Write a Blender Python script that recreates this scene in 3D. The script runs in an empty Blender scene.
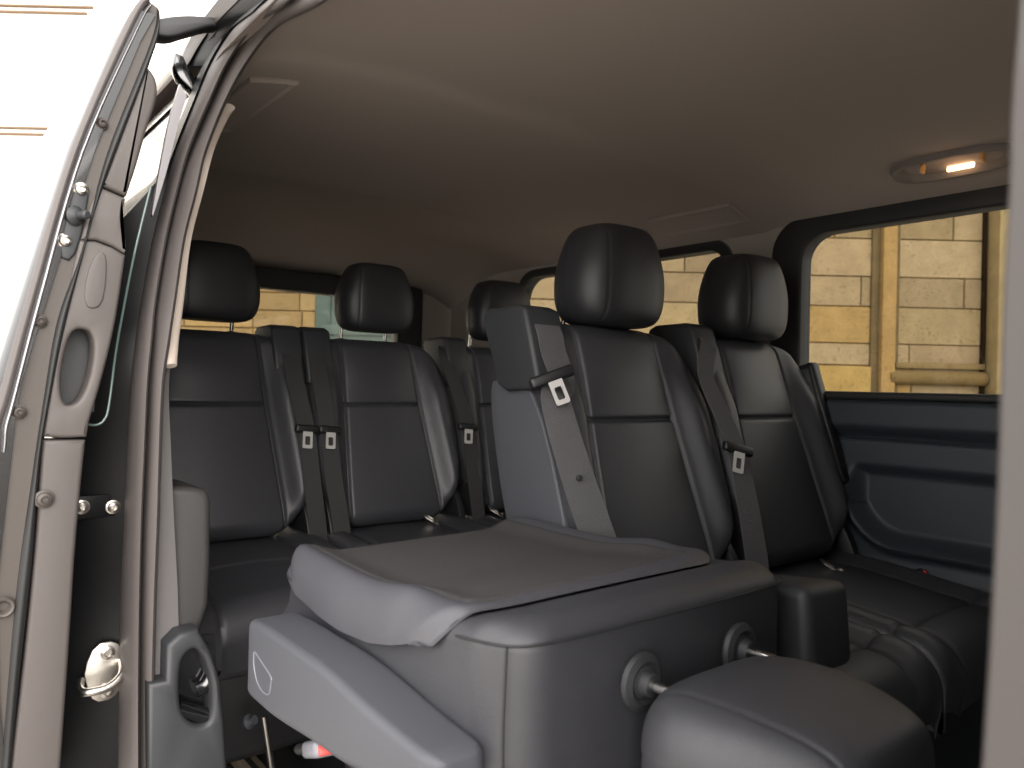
import bpy, bmesh, math, random
import numpy as np
from mathutils import Vector, Matrix
random.seed(7)
S = bpy.context.scene
COL = S.collection
PI = math.pi
# ------------------------------------------------------------------ camera
F_PX, YAW, PITCH, ROLL = 759.5, 0.681, 0.004, 0.023
CAM = np.array([-1.163, -0.463, 0.98])
_d = np.array([math.sin(YAW)*math.cos(PITCH), math.cos(YAW)*math.cos(PITCH), math.sin(PITCH)])
_r = np.array([math.cos(YAW), -math.sin(YAW), 0.0]); _u = np.cross(_r, _d)
_R = _r*math.cos(ROLL)+_u*math.sin(ROLL); _U = -_r*math.sin(ROLL)+_u*math.cos(ROLL)
cd = bpy.data.cameras.new('camera'); co = bpy.data.objects.new('camera', cd); COL.objects.link(co)
co.matrix_world = Matrix(((_R[0], _U[0], -_d[0], CAM[0]), (_R[1], _U[1], -_d[1], CAM[1]), (_R[2], _U[2], -_d[2], CAM[2]), (0, 0, 0, 1)))
cd.sensor_width = 17.3; cd.lens = 17.3*F_PX/1024; cd.clip_start = 0.02; cd.clip_end = 200
cd.dof.use_dof = True; cd.dof.focus_distance = 1.45; cd.dof.aperture_fstop = 3.2
S.camera = co
def on(u, v, **k):                       # survey helper: where a sight line meets a plane of the van
    q = _d+_R*(u-512)/F_PX-_U*(v-384)/F_PX
    (a, val), = k.items(); i = 'xyz'.index(a)
    return Vector(CAM+q*(val-CAM[i])/q[i])
# ------------------------------------------------------------------ materials
def new_mat(name):
    m = bpy.data.materials.new(name); m.use_nodes = True
    nt = m.node_tree; return m, nt, nt.nodes['Principled BSDF']
def mat(name, col, rough=.5, metal=0, spec=.5, bump=0, scale=400, var=0, vscale=30, coat=0, stretch=None, detail=3):
    m, nt, b = new_mat(name)
    b.inputs['Base Color'].default_value = (*col, 1); b.inputs['Roughness'].default_value = rough
    b.inputs['Metallic'].default_value = metal; b.inputs['Specular IOR Level'].default_value = spec
    b.inputs['Coat Weight'].default_value = coat
    tc = nt.nodes.new('ShaderNodeTexCoord')
    if bump:
        n = nt.nodes.new('ShaderNodeTexNoise'); n.inputs['Scale'].default_value = scale; n.inputs['Detail'].default_value = detail
        if stretch:
            mp = nt.nodes.new('ShaderNodeMapping'); mp.inputs['Scale'].default_value = stretch
            nt.links.new(tc.outputs['Object'], mp.inputs[0]); nt.links.new(mp.outputs[0], n.inputs['Vector'])
        else: nt.links.new(tc.outputs['Object'], n.inputs['Vector'])
        bp = nt.nodes.new('ShaderNodeBump'); bp.inputs['Strength'].default_value = bump; bp.inputs['Distance'].default_value = .002
        nt.links.new(n.outputs['Fac'], bp.inputs['Height']); nt.links.new(bp.outputs[0], b.inputs['Normal'])
    if var:
        n2 = nt.nodes.new('ShaderNodeTexNoise'); n2.inputs['Scale'].default_value = vscale; n2.inputs['Detail'].default_value = 4
        nt.links.new(tc.outputs['Object'], n2.inputs['Vector'])
        r = nt.nodes.new('ShaderNodeMapRange'); r.inputs['To Min'].default_value = 1-var; r.inputs['To Max'].default_value = 1+var
        nt.links.new(n2.outputs['Fac'], r.inputs['Value'])
        mx = nt.nodes.new('ShaderNodeVectorMath'); mx.operation = 'SCALE'; mx.inputs[0].default_value = col
        nt.links.new(r.outputs[0], mx.inputs['Scale']); nt.links.new(mx.outputs[0], b.inputs['Base Color'])
    return m
M = {}
M['leather'] = mat('black_leather', (.036, .036, .041), .42, spec=.5, bump=.25, scale=700, var=.12, vscale=60)
M['leather_head'] = mat('black_leather_headrest', (.019, .019, .021), .44, spec=.45, bump=.22, scale=700)
M['thread'] = mat('black_thread', (.010, .010, .011), .7)
M['plastic'] = mat('charcoal_plastic', (.026, .027, .030), .5, spec=.45, bump=.25, scale=900)
M['plastic_grey'] = mat('grey_plastic', (.056, .058, .067), .55, bump=.3, scale=900)
M['plastic_black'] = mat('black_plastic', (.010, .010, .011), .45, bump=.15, scale=700)
M['shell'] = mat('seat_back_vinyl', (.058, .058, .066), .5, bump=.2, scale=600, var=.08)
M['carpet'] = mat('charcoal_felt', (.055, .052, .053), .9, spec=.2, bump=.6, scale=900, var=.2, vscale=250)
M['door_trim'] = mat('slate_door_plastic', (.028, .034, .042), .5, bump=.25, scale=800)
M['headliner'] = mat('beige_grey_headliner', (.36, .308, .275), .95, spec=.1, bump=.25, scale=500, var=.04, vscale=300)
M['pillar_beige'] = mat('beige_pillar_plastic', (.27, .235, .20), .7, spec=.3, bump=.15, scale=700)
M['cream'] = mat('cream_seal_trim', (.40, .34, .29), .7, bump=.1)
M['rubber'] = mat('grey_rubber_seal', (.088, .077, .074), .55, spec=.4, bump=.15, scale=500)
M['rubber_black'] = mat('black_rubber', (.012, .012, .012), .6)
M['trim_grey'] = mat('grained_grey_trim', (.125, .117, .115), .6, bump=.5, scale=900)
M['paint'] = mat('black_car_paint', (.006, .006, .007), .18, spec=.6, coat=.6)
M['paint_jamb'] = mat('black_jamb_paint', (.004, .004, .0045), .35, spec=.15, var=.5, vscale=90)
M['edge_metal'] = mat('door_edge_grey', (.058, .049, .043), .5, spec=.4, bump=.15, scale=500)
M['cover'] = mat('door_cover_plastic', (.070, .060, .056), .55, bump=.3, scale=900)
M['front_seal'] = mat('grey_front_seal', (.046, .040, .038), .6, bump=.1, scale=500)
M['pillar_box'] = mat('dark_pillar_plastic', (.032, .030, .029), .6, bump=.3, scale=900)
M['rail_brown'] = mat('brown_black_rail', (.035, .027, .024), .5)
M['latch'] = mat('latch_steel', (.62, .60, .58), .45, metal=.5)
M['cap_line'] = mat('grey_cap_rim', (.13, .13, .15), .4)
M['lamp_housing'] = mat('taupe_lamp_housing', (.17, .148, .13), .6)
M['chrome'] = mat('chrome', (.75, .74, .72), .12, metal=1)
M['steel'] = mat('steel', (.55, .52, .48), .32, metal=1, bump=.1, scale=300)
M['silver'] = mat('silver_strip', (.30, .29, .30), .35, metal=.8)
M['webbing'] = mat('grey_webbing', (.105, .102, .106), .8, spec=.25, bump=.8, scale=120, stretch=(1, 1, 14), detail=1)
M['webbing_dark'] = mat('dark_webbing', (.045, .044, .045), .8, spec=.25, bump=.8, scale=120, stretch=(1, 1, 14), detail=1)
M['red'] = mat('red_button', (.65, .03, .02), .4)
M['white_plastic'] = mat('pale_grey_plastic', (.15, .15, .17), .4)
M['rail'] = mat('tan_floor_rail', (.34, .27, .20), .5, metal=.3)
M['floor'] = mat('dark_floor', (.012, .012, .013), .7, bump=.3, scale=200)
M['ground'] = mat('pale_paving', (.40, .37, .33), .85, var=.1, vscale=3)
M['green'] = mat('green_grey_painted_wood', (.075, .115, .10), .55, var=.12, vscale=6)
m, nt, b = new_mat('lamp_lens'); b.inputs['Base Color'].default_value = (1, .8, .6, 1)
b.inputs['Emission Color'].default_value = (1, .62, .32, 1); b.inputs['Emission Strength'].default_value = 5; M['lens'] = m
m, nt, b = new_mat('amber_hook'); b.inputs['Base Color'].default_value = (.75, .42, .16, 1); b.inputs['Roughness'].default_value = .35; M['amber'] = m
def glass_mat(name, tint, gloss=.06):
    m = bpy.data.materials.new(name); m.use_nodes = True; nt = m.node_tree; nt.nodes.clear()
    o = nt.nodes.new('ShaderNodeOutputMaterial'); t = nt.nodes.new('ShaderNodeBsdfTransparent'); g = nt.nodes.new('ShaderNodeBsdfGlossy')
    t.inputs[0].default_value = (*tint, 1); g.inputs['Roughness'].default_value = .02
    lw = nt.nodes.new('ShaderNodeLayerWeight'); lw.inputs['Blend'].default_value = .5; pw = nt.nodes.new('ShaderNodeMath'); pw.operation = 'POWER'; pw.inputs[1].default_value = 5; nt.links.new(lw.outputs['Facing'], pw.inputs[0]); fr = nt.nodes.new('ShaderNodeMath'); fr.operation = 'MULTIPLY_ADD'; fr.inputs[1].default_value = .5; fr.inputs[2].default_value = .03; nt.links.new(pw.outputs[0], fr.inputs[0])
    mx = nt.nodes.new('ShaderNodeMixShader'); nt.links.new(fr.outputs[0], mx.inputs[0])
    nt.links.new(t.outputs[0], mx.inputs[1]); nt.links.new(g.outputs[0], mx.inputs[2]); nt.links.new(mx.outputs[0], o.inputs[0]); return m
M['glass'] = glass_mat('privacy_glass', (.60, .595, .57))
M['glass_door'] = glass_mat('door_glass', (.7, .74, .72))
def stone_mat(name, base):
    m, nt, b = new_mat(name); b.inputs['Roughness'].default_value = .95; b.inputs['Specular IOR Level'].default_value = .1
    at = nt.nodes.new('ShaderNodeAttribute'); at.attribute_name = 'stone_tint'
    tc = nt.nodes.new('ShaderNodeTexCoord')
    n = nt.nodes.new('ShaderNodeTexNoise'); n.inputs['Scale'].default_value = 5; n.inputs['Detail'].default_value = 8; n.inputs['Roughness'].default_value = .7
    nt.links.new(tc.outputs['Object'], n.inputs['Vector'])
    r = nt.nodes.new('ShaderNodeMapRange'); r.inputs['From Min'].default_value = .3; r.inputs['From Max'].default_value = .7
    r.inputs['To Min'].default_value = .78; r.inputs['To Max'].default_value = 1.10; nt.links.new(n.outputs['Fac'], r.inputs['Value'])
    n3 = nt.nodes.new('ShaderNodeTexNoise'); n3.inputs['Scale'].default_value = 38; n3.inputs['Detail'].default_value = 3
    nt.links.new(tc.outputs['Object'], n3.inputs['Vector'])
    r3 = nt.nodes.new('ShaderNodeMapRange'); r3.inputs['From Min'].default_value = .28; r3.inputs['From Max'].default_value = .42
    r3.inputs['To Min'].default_value = .55; r3.inputs['To Max'].default_value = 1; nt.links.new(n3.outputs['Fac'], r3.inputs['Value'])
    mu = nt.nodes.new('ShaderNodeMath'); mu.operation = 'MULTIPLY'; nt.links.new(r.outputs[0], mu.inputs[0]); nt.links.new(r3.outputs[0], mu.inputs[1])
    sc = nt.nodes.new('ShaderNodeVectorMath'); sc.operation = 'SCALE'; nt.links.new(at.outputs['Color'], sc.inputs[0]); nt.links.new(mu.outputs[0], sc.inputs['Scale'])
    nt.links.new(sc.outputs[0], b.inputs['Base Color'])
    bp = nt.nodes.new('ShaderNodeBump'); bp.inputs['Strength'].default_value = .5; bp.inputs['Distance'].default_value = .01
    nt.links.new(n.outputs['Fac'], bp.inputs['Height']); nt.links.new(bp.outputs[0], b.inputs['Normal'])
    return m
M['stone'] = stone_mat('honey_sandstone', None)
M['joint'] = mat('stone_joint', (.16, .12, .07), .95)
# ------------------------------------------------------------------ object helpers
def tag(o, label=None, cat=None, group=None, kind=None):
    for k, v in (('label', label), ('category', cat), ('group', group), ('kind', kind)):
        if v: o[k] = v
    return o
def link(name, me, material=None, parent=None, sharp=40):
    if material is not None and not me.materials: me.materials.append(M[material] if isinstance(material, str) else material)
    for p in me.polygons: p.use_smooth = True
    if sharp: me.set_sharp_from_angle(angle=math.radians(sharp))
    o = bpy.data.objects.new(name, me); COL.objects.link(o)
    if parent is not None: o.parent = parent
    return o
def from_bm(name, bm, material=None, parent=None, sharp=40):
    bmesh.ops.recalc_face_normals(bm, faces=bm.faces[:])
    me = bpy.data.meshes.new(name); bm.to_mesh(me); bm.free()
    return link(name, me, material, parent, sharp)
def thing(name, label, cat, loc=(0, 0, 0), group=None):
    o = bpy.data.objects.new(name, None); COL.objects.link(o); o.location = loc; o.empty_display_size = .1
    return tag(o, label, cat, group)
def struct(o): o['kind'] = 'structure'; return o
def shift(bm, loc):
    for v in bm.verts: v.co -= Vector(loc)
def grid_bm(P, closed_u=False, cap=False, bm=None):
    """P[i][j] rows of points; faces between; closed_u closes j; cap fills end rows."""
    bm = bm or bmesh.new()
    V = [[bm.verts.new(p) for p in row] for row in P]
    n = len(P[0])
    for i in range(len(P)-1):
        for j in range(n if closed_u else n-1):
            k = (j+1) % n
            bm.faces.new((V[i][j], V[i][k], V[i+1][k], V[i+1][j]))
    if cap:
        bm.faces.new(V[0][::-1]); bm.faces.new(V[-1])
    return bm
def rbox_bm(c, size, bev=.01, seg=3, rot=None, taper=None, bm=None):
    b2 = bmesh.new(); bmesh.ops.create_cube(b2, size=1)
    for v in b2.verts:
        s = Vector((v.co.x*size[0], v.co.y*size[1], v.co.z*size[2]))
        if taper and v.co.z > 0: s.x *= taper[0]; s.y *= taper[1]
        v.co = s
    if bev: bmesh.ops.bevel(b2, geom=b2.edges[:], offset=bev, segments=seg, profile=.5, affect='EDGES')
    mt = Matrix.Translation(c) @ (rot.to_4x4() if rot is not None else Matrix())
    b2.transform(mt)
    if bm is None: return b2
    me = bpy.data.meshes.new('t'); b2.to_mesh(me); b2.free(); bm.from_mesh(me); bpy.data.meshes.remove(me); return bm
def cyl_bm(a, b, r, r2=None, n=20, bev=0, bm=None):
    a, b = Vector(a), Vector(b); r2 = r if r2 is None else r2
    L = (b-a).length; q = (b-a).to_track_quat('Z', 'Y').to_matrix()
    prof = [(0, 0), (r, 0), (r2, L), (0, L)] if not bev else [(0, 0), (r-bev, 0), (r-bev*.3, bev*.3), (r, bev), (r2, L-bev), (r2-bev*.3, L-bev*.3), (r2-bev, L), (0, L)]
    return lathe_bm(prof, a, q, n, bm)
def lathe_bm(prof, o=(0, 0, 0), q=None, n=24, bm=None):
    bm = bm or bmesh.new(); o = Vector(o); q = q or Matrix.Identity(3)
    rings = []
    for r, z in prof:
        if r < 1e-6: rings.append([bm.verts.new(o+q @ Vector((0, 0, z)))])
        else: rings.append([bm.verts.new(o+q @ Vector((r*math.cos(2*PI*k/n), r*math.sin(2*PI*k/n), z))) for k in range(n)])
    for A, B in zip(rings, rings[1:]):
        for k in range(n):
            l = (k+1) % n
            f = [A[k % len(A)], A[l % len(A)], B[l % len(B)], B[k % len(B)]]
            f = list(dict.fromkeys(f))
            if len(f) > 2: bm.faces.new(f)
    return bm
def smooth_path(pts, n=8):
    pts = [Vector(p) for p in pts]; out = []
    for i in range(len(pts)-1):
        p0, p1, p2, p3 = pts[max(i-1, 0)], pts[i], pts[i+1], pts[min(i+2, len(pts)-1)]
        for k in range(n):
            t = k/n
            out.append(.5*((2*p1)+(p2-p0)*t+(2*p0-5*p1+4*p2-p3)*t*t+(3*p1-p0-3*p2+p3)*t**3))
    out.append(pts[-1]); return out
def sweep_bm(path, prof, up=(0, 0, 1), bm=None, cap=True):
    """prof: closed list of (a,b): a along side vector (tangent x up), b along the re-orthogonalised up."""
    path = [Vector(p) for p in path]; rows = []; upv = up if callable(up) else (lambda i: Vector(up))
    for i, p in enumerate(path):
        t = (path[min(i+1, len(path)-1)]-path[max(i-1, 0)]).normalized()
        s = t.cross(upv(i)).normalized(); w = s.cross(t)
        rows.append([p+s*a+w*b for a, b in prof])
    return grid_bm(rows, True, cap, bm)
def tube_bm(path, r, n=10, bm=None, up=None):
    path = [Vector(p) for p in path]
    t = (path[-1]-path[0]).normalized()
    up = up or ((0, 0, 1) if abs(t.z) < .8 else (0, 1, 0))
    return sweep_bm(path, [(r*math.cos(2*PI*k/n), r*math.sin(2*PI*k/n)) for k in range(n)], up, bm)
def belt_bm(path, width, th=.0022, face=(0, -1, 0), bm=None):
    """webbing: its flat side looks along FACE"""
    w = width/2
    return sweep_bm(path, [(-w, -th/2), (w, -th/2), (w, th/2), (-w, th/2)], face, bm)
def poly_prism_bm(outer, holes, frame, depth, bev=0, seg=2):
    """outline(s) in 2-D -> solid plate; frame(a,b,d) -> 3-D point, d from 0 to depth."""
    bm = bmesh.new(); ring = []
    for loop in [outer]+list(holes):
        vs = [bm.verts.new(frame(a, b, 0)) for a, b in loop]
        for i in range(len(vs)): ring.append(bm.edges.new((vs[i], vs[(i+1) % len(vs)])))
    if holes:
        bmesh.ops.triangle_fill(bm, use_beauty=True, use_dissolve=False, edges=ring)
    else: bm.faces.new(bm.verts[:])
    top = bmesh.ops.extrude_face_region(bm, geom=bm.faces[:])
    dv = frame(0, 0, depth)-frame(0, 0, 0)
    for e in top['geom']:
        if isinstance(e, bmesh.types.BMVert): e.co += dv
    bmesh.ops.recalc_face_normals(bm, faces=bm.faces[:])
    if bev:
        es = [e for e in bm.edges if len(e.link_faces) == 2 and e.calc_face_angle(0) > .9 and abs((e.verts[0].co-e.verts[1].co).normalized().dot(dv.normalized())) < .5]
        bmesh.ops.bevel(bm, geom=es, offset=bev, segments=seg, profile=.5, affect='EDGES')
    return bm
def rrect(a0, a1, b0, b1, r, n=8):
    out = []
    rr = r if isinstance(r, (tuple, list)) else (r,)*4
    for (ca, cb, s, q) in ((a1-rr[0], b1-rr[0], 0, rr[0]), (a0+rr[1], b1-rr[1], 1, rr[1]), (a0+rr[2], b0+rr[2], 2, rr[2]), (a1-rr[3], b0+rr[3], 3, rr[3])):
        for k in range(n+1):
            t = (s+k/n)*PI/2; out.append((ca+q*math.cos(t), cb+q*math.sin(t)))
    return out
def chaikin(pts, it=2):
    for _ in range(it):
        q = []
        for i in range(len(pts)):
            a, b = pts[i], pts[(i+1) % len(pts)]
            q += [(a[0]*.75+b[0]*.25, a[1]*.75+b[1]*.25), (a[0]*.25+b[0]*.75, a[1]*.25+b[1]*.75)]
        pts = q
    return pts
def ss(a, b, x):
    t = min(max((x-a)/(b-a), 0), 1); return t*t*(3-2*t)
def gs(x, s): return math.exp(-(x/s)**2)
def lerp_tab(tab, x):
    if x <= tab[0][0]: return tab[0][1]
    for (a, p), (b, q) in zip(tab, tab[1:]):
        if x <= b: return p+(q-p)*(x-a)/(b-a)
    return tab[-1][1]
# ------------------------------------------------------------------ seat geometry (local: x lateral, +y rearward, z up; origin on the floor under the headrest posts)
LEAN = .328
def base_y(z): return -.145+LEAN*(z-.918)
HW = [(.565, .15), (.60, .185), (.64, .212), (.68, .228), (.74, .240), (.85, .243), (.96, .238), (1.03, .231), (1.06, .222), (1.084, .208), (1.101, .186), (1.111, .162), (1.116, .130)]
def insert_hw(z): return min(lerp_tab([(.56, .155), (.66, .150), (.918, .130), (1.13, .122)], z), lerp_tab(HW, z)-.014)
def back_front(x, z):
    w = lerp_tab(HW, z); gx = insert_hw(z); ax = abs(x)
    y = base_y(z)
    bol = .040*ss(.56, .70, z)*(1-.75*ss(.93, 1.10, z))
    k = ss(gx+.002, gx+.055, ax)
    y -= bol*k
    y -= .012*(1-(ax/gx)**2)*ss(.57, .62, z) if ax < gx else 0       # pillowed insert
    y -= .010*gs(z-1.02, .08)*(1 if ax < gx else 0)*(1-(ax/gx)**4)
    # grooves
    y += .010*gs(ax-gx, .0050)
    if ax < gx: y += .009*gs(z-.918, .0045)
    e = w-ax; r = .045
    if e < r: y += r-math.sqrt(max(r*r-(r-e)**2, 0))
    et = 1.116-z; rt = .035
    if et < rt: y += (rt-math.sqrt(max(rt*rt-(rt-et)**2, 0)))*.9
    eb = z-.565; rb = .05
    if eb < rb: y += (rb-math.sqrt(max(rb*rb-(rb-eb)**2, 0)))*.9
    return y
def back_rear(x, z):
    w = lerp_tab(HW, z); y = base_y(z)+.125
    e = w-abs(x); r = .03
    if e < r: y -= r-math.sqrt(max(r*r-(r-e)**2, 0))
    et = 1.116-z; rt = .04
    if et < rt: y -= (rt-math.sqrt(max(rt*rt-(rt-et)**2, 0)))*.8
    return y
def backrest_bm():
    zs = sorted(set([.565+.551*i/150 for i in range(151)]+[.918+d for d in (-.006, -.003, 0, .003, .006)]+[1.116-.012*(k/6)**2 for k in range(7)]))
    rows = []
    for z in zs:
        w = lerp_tab(HW, z); nf = 140; row = []
        for i in range(nf+1):
            t = -1+2*i/nf; a = abs(t); gx = insert_hw(z)
            if a <= .6: x = gx*(1-(1-a/.6)**1.7)
            else: v = (a-.6)/.4; v = .5*v+.5*v*v*(3-2*v); x = gx+(w-gx)*v
            x = math.copysign(x, t); row.append((x, back_front(x, z), z))
        nr = 40
        for i in range(nr+1):
            t = 1-2*i/nr; s = math.sin(t*PI/2)*.6+t*.4
            x = w*s; row.append((x, max(back_rear(x, z), back_front(x, z)+.002), z))
        rows.append(row)
    return grid_bm(rows, True, True)
def sgnpow(c, e): return math.copysign(abs(c)**e, c)
def headrest_bm(HY=-.068, HZ=1.224, HD=.080, HH=.109):
    nu, nv = 168, 100; rows = []
    for j in range(nv+1):
        ph = -PI/2+PI*j/nv; cz = sgnpow(math.sin(ph), .52); cr = abs(math.cos(ph))**.33
        row = []
        for i in range(nu):
            th = 2*PI*i/nu
            cx = sgnpow(math.cos(th), .50); cy = sgnpow(math.sin(th), .62)
            z = HH*cz
            wx = .127*(1-.20*ss(-.02, .106, z)-.03*ss(-.04, -.106, z)); wy = HD*(1-.12*ss(-.01, .106, z))
            x = wx*cx*cr; y = wy*cy*cr
            if y < 0: y *= 1.08
            y += -.012*ss(-.03, .10, z)*0 + .02*(x/.127)**2*(1 if y < 0 else 0)*.5
            # stitched seams
            nrm = Vector((cx, cy, cz*.6)).normalized()
            g = 0
            g += .0015*gs(abs(x)-(.083-.010*ss(0, .1, z)), .0022)
            if abs(x) > .07 and z < .06: g += .0015*gs(y-.010-.012*ss(.0, .06, z), .0022)
            row.append(Vector((x, HY+y, HZ+z))-nrm*g)
        rows.append(row)
    bm = grid_bm(rows, True)
    bmesh.ops.remove_doubles(bm, verts=bm.verts[:], dist=1e-5)
    return bm
def cushion_bm(seam_y, front=-.67, w=.243, z0=.556, z1=.522):
    ny, nx = 110, 110; rows = []
    back = -.06; rf = .075; bot = .36
    def top(x, y):
        z = z0+(z1-z0)*ss(0, 1, (-.25-y)/(-.25-front)); ax = abs(x); gx = .150
        k = ss(gx, gx+.05, ax); z += .016*k
        z += .008*(1-(ax/gx)**2) if ax < gx else 0
        z -= .008*gs(ax-gx, .005)
        z -= .008*gs(y-seam_y, .005)
        e = w-ax; r = .035
        if e < r: z -= r-math.sqrt(max(r*r-(r-e)**2, 0))
        return z
    # rows run from the back over the rounded front edge and down the front face
    prof = [(back+(front+rf-back)*i/80, 0, 0) for i in range(81)]
    for k in range(1, 13):
        a = k/12*PI/2; prof.append((front+rf-rf*math.sin(a), rf*(1-math.cos(a)), 0))
    for k in range(1, 6): prof.append((front+.012*k/5, rf+(.50-bot-rf)*k/5, 0))
    for (y, dz, _) in prof:
        row = []
        for i in range(nx+1):
            t = -1+2*i/nx; s = math.sin(t*PI/2)*.4+t*.6; x = w*s
            e = w-abs(x); yy = y
            row.append((x, yy, top(x, max(y, front+rf))-dz))
        row.append((w, y, min(bot+.02, row[-1][2]))); row.insert(0, (-w, y, min(bot+.02, row[0][2])))
        rows.append(row)
    bm = grid_bm(rows)
    # close: back face, bottom
    b = rbox_bm((0, (back+front)/2+.03, .405), (2*w-.012, back-front-.07, .105), .01, bm=bm)
    return bm
def guide_bm(sx, x0=.160, x1=.246):
    """belt outlet box riding on the seat shoulder; sx=-1 left, +1 right"""
    outline = [(-.092, 1.136), (-.098, 1.128), (-.142, .988), (-.138, .978), (-.040, .972), (-.012, .985), (.045, 1.118), (.040, 1.132), (.02, 1.142), (-.07, 1.144)]
    bm = poly_prism_bm([(a, b) for a, b in outline], [], lambda a, b, d: Vector((sx*(x0+d), a, b)), x1-x0, .009, 3)
    return bm
def add_post_parts(headrest, parent_seat):
    for s in (-1, 1):
        post = from_bm('post', cyl_bm((s*.0785, 0, 1.10), (s*.0785, -.012, 1.20), .0058), 'chrome', headrest); tag(post, 'chrome headrest post')
        from_bm('post_guide', lathe_bm([(0, 0), (.022, 0), (.024, .004), (.020, .010), (.010, .013), (.0, .013)], (s*.0785, 0, 1.108), None, 24), 'plastic_black', parent_seat)
def side_shell_bm(sx):
    out = chaikin([(-.115, .99), (-.245, .60), (-.215, .53), (-.10, .53), (-.01, .75), (.045, .985), (-.0, 1.0)], 2)
    return poly_prism_bm(out, [], lambda a, b, d: Vector((sx*(.226+d), a, b)), .022, .006, 3)
def hinge_bm(sx):
    out = chaikin([(-.26, .62), (-.30, .48), (-.12, .46), (-.14, .62), (-.20, .68)], 2)
    return poly_prism_bm(out, [], lambda a, b, d: Vector((sx*(.205+d), a, b)), .024, .004, 2)
_meshes = {}
def shared(name, key, make, material, parent):
    if key not in _meshes:
        o = from_bm(name, make(), material, parent); _meshes[key] = o.data; return o
    me = _meshes[key]; o = bpy.data.objects.new(name, me); COL.objects.link(o); o.parent = parent; return o
def make_seat(label, x, y, guide, seam_y, group, shells=(), front=-.67, cushion=True):
    t = thing('van_seat', label, 'seat', (x, y, 0), group)
    bk = shared('backrest', 'back', backrest_bm, 'leather', t)
    for s in shells: shared('side_shell', 'shell%d' % s, lambda: side_shell_bm(s), 'plastic_grey', t)
    for s in (-1, 1): shared('hinge_cover', 'hinge%d' % s, lambda: hinge_bm(s), 'plastic_black', t)
    hd = shared('headrest', 'head', headrest_bm, 'leather_head', t) if y < 1.2 else shared('headrest', 'head_rear', lambda: headrest_bm(-.074, 1.247, .066, .106), 'leather_head', t)
    add_post_parts(hd, t)
    if guide: shared('belt_guide', 'guide%d%d' % (guide, bool(shells)), lambda: guide_bm(guide, *((.172, .266) if shells else (.160, .246))), 'plastic', t)
    shared('cushion', 'cush%.2f' % seam_y, lambda: cushion_bm(seam_y, front), 'leather', t)
    bs = rbox_bm((0, -.42, .27), (.44, .36, .20), .02)
    for sx in (-.19, .19): rbox_bm((sx, -.42, .09), (.045, .36, .18), .008, bm=bs)
    from_bm('seat_base', bs, 'plastic_black', t)
    return t
XM, YM, YR, SP = .05, .767, 1.739, .499
GR, GM = 'upright seats of the rear row', 'upright seats of the middle row'
r1 = make_seat('black leather rear row seat closest to the open side door', -SP, YR, 1, -.42, GR)
r2 = make_seat('black leather rear row seat in the centre, between two belts', 0, YR, -1, -.42, GR)
r3 = make_seat('black leather rear row seat at the far wall, mostly hidden by the middle row', SP, YR, -1, -.42, GR)
m2 = make_seat('black leather middle row seat beside the folded seat, belt outlet on its shoulder', XM, YM, -1, -.57, GM, (-1,))
m3 = make_seat('black leather middle row seat by the big side window', XM+SP, YM, -1, -.57, GM)
# raised armrest beside the window seat
ar = from_bm('armrest', rbox_bm((.226, -.165, .90), (.040, .062, .335), .012, 4, Matrix.Rotation(-.30, 3, 'X')), 'plastic_black', m3)
tag(ar, 'raised black armrest')
from_bm('armrest_plate', rbox_bm((.2045, -.160, .915), (.006, .034, .27), .003, 2, Matrix.Rotation(-.30, 3, 'X')), 'plastic_grey', ar)
# ------------------------------------------------------------------ folded seat
XF = XM-SP-.008
fs = thing('van_seat', 'grey and black folded seat lying forward in the doorway, headrest towards the camera', 'seat', (XF, .45, 0))
def W(o):            # children were built in world coordinates: bring them under their root
    o.matrix_parent_inverse = Matrix.Translation(-o.parent.location) if o.parent.parent is None else Matrix.Translation(-o.parent.parent.location)
    return o
def wpart(name, bm, material, parent, root_loc):
    shift(bm, root_loc); return from_bm(name, bm, material, parent)
FL = Vector((XF, .45, 0))
def folded_back_bm():
    # plan outline stacked through rounded edges
    prof = []
    z0, z1, r = .545, .748, .030
    for k in range(7): a = k/6*PI/2; prof.append((z0+r*(1-math.sin(PI/2-a+0)) if False else z0+r*(1-math.sin(a)), r*(1-math.cos(a))))
    prof = [(z0+.02*(1-math.sin(a)), .02*(1-math.cos(a))) for a in [PI/2*(1-k/6) for k in range(7)]]
    prof += [(z0+(z1-z0)*t, 0) for t in (.3, .5, .7)]
    prof += [(z1-r*(1-math.sin(a)), r*(1-math.cos(a))) for a in [PI/2*k/8 for k in range(9)]]
    rows = []
    for z, ins in prof:
        o = rrect(-.252+ins, .252-ins, .098+ins+.035*ss(z1-.0, z0, z)*0, .665-ins, (.03, .03, .060, .060), 10)
        bow = lambda a, b: b-.012*(1-(a/.252)**2)*(1 if b < .3 else 0)
        rows.append([(XF+a, bow(a, b), z) for a, b in o])
    top = rows[-1]
    for f in (.92, .84, .76, .68, .6, .5, .4, .3, .2, .1, .02): rows.append([(XF+(a-XF)*f, .40+(b-.40)*f, z) for a, b, z in top])
    rows = [[(XF+(a-XF)*(1-.072*ss(.14, .26, b)*ss(z0+.06, z1-.03, z)), b, z-.052*ss(.13, .32, b)*ss(z0+.05, z1-.03, z)) for a, b, z in r_] for r_ in rows]
    return grid_bm(rows, True, True)
fb = wpart('backrest', folded_back_bm(), 'leather', fs, FL); tag(fb, 'folded backrest in dark grey leather')
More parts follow.
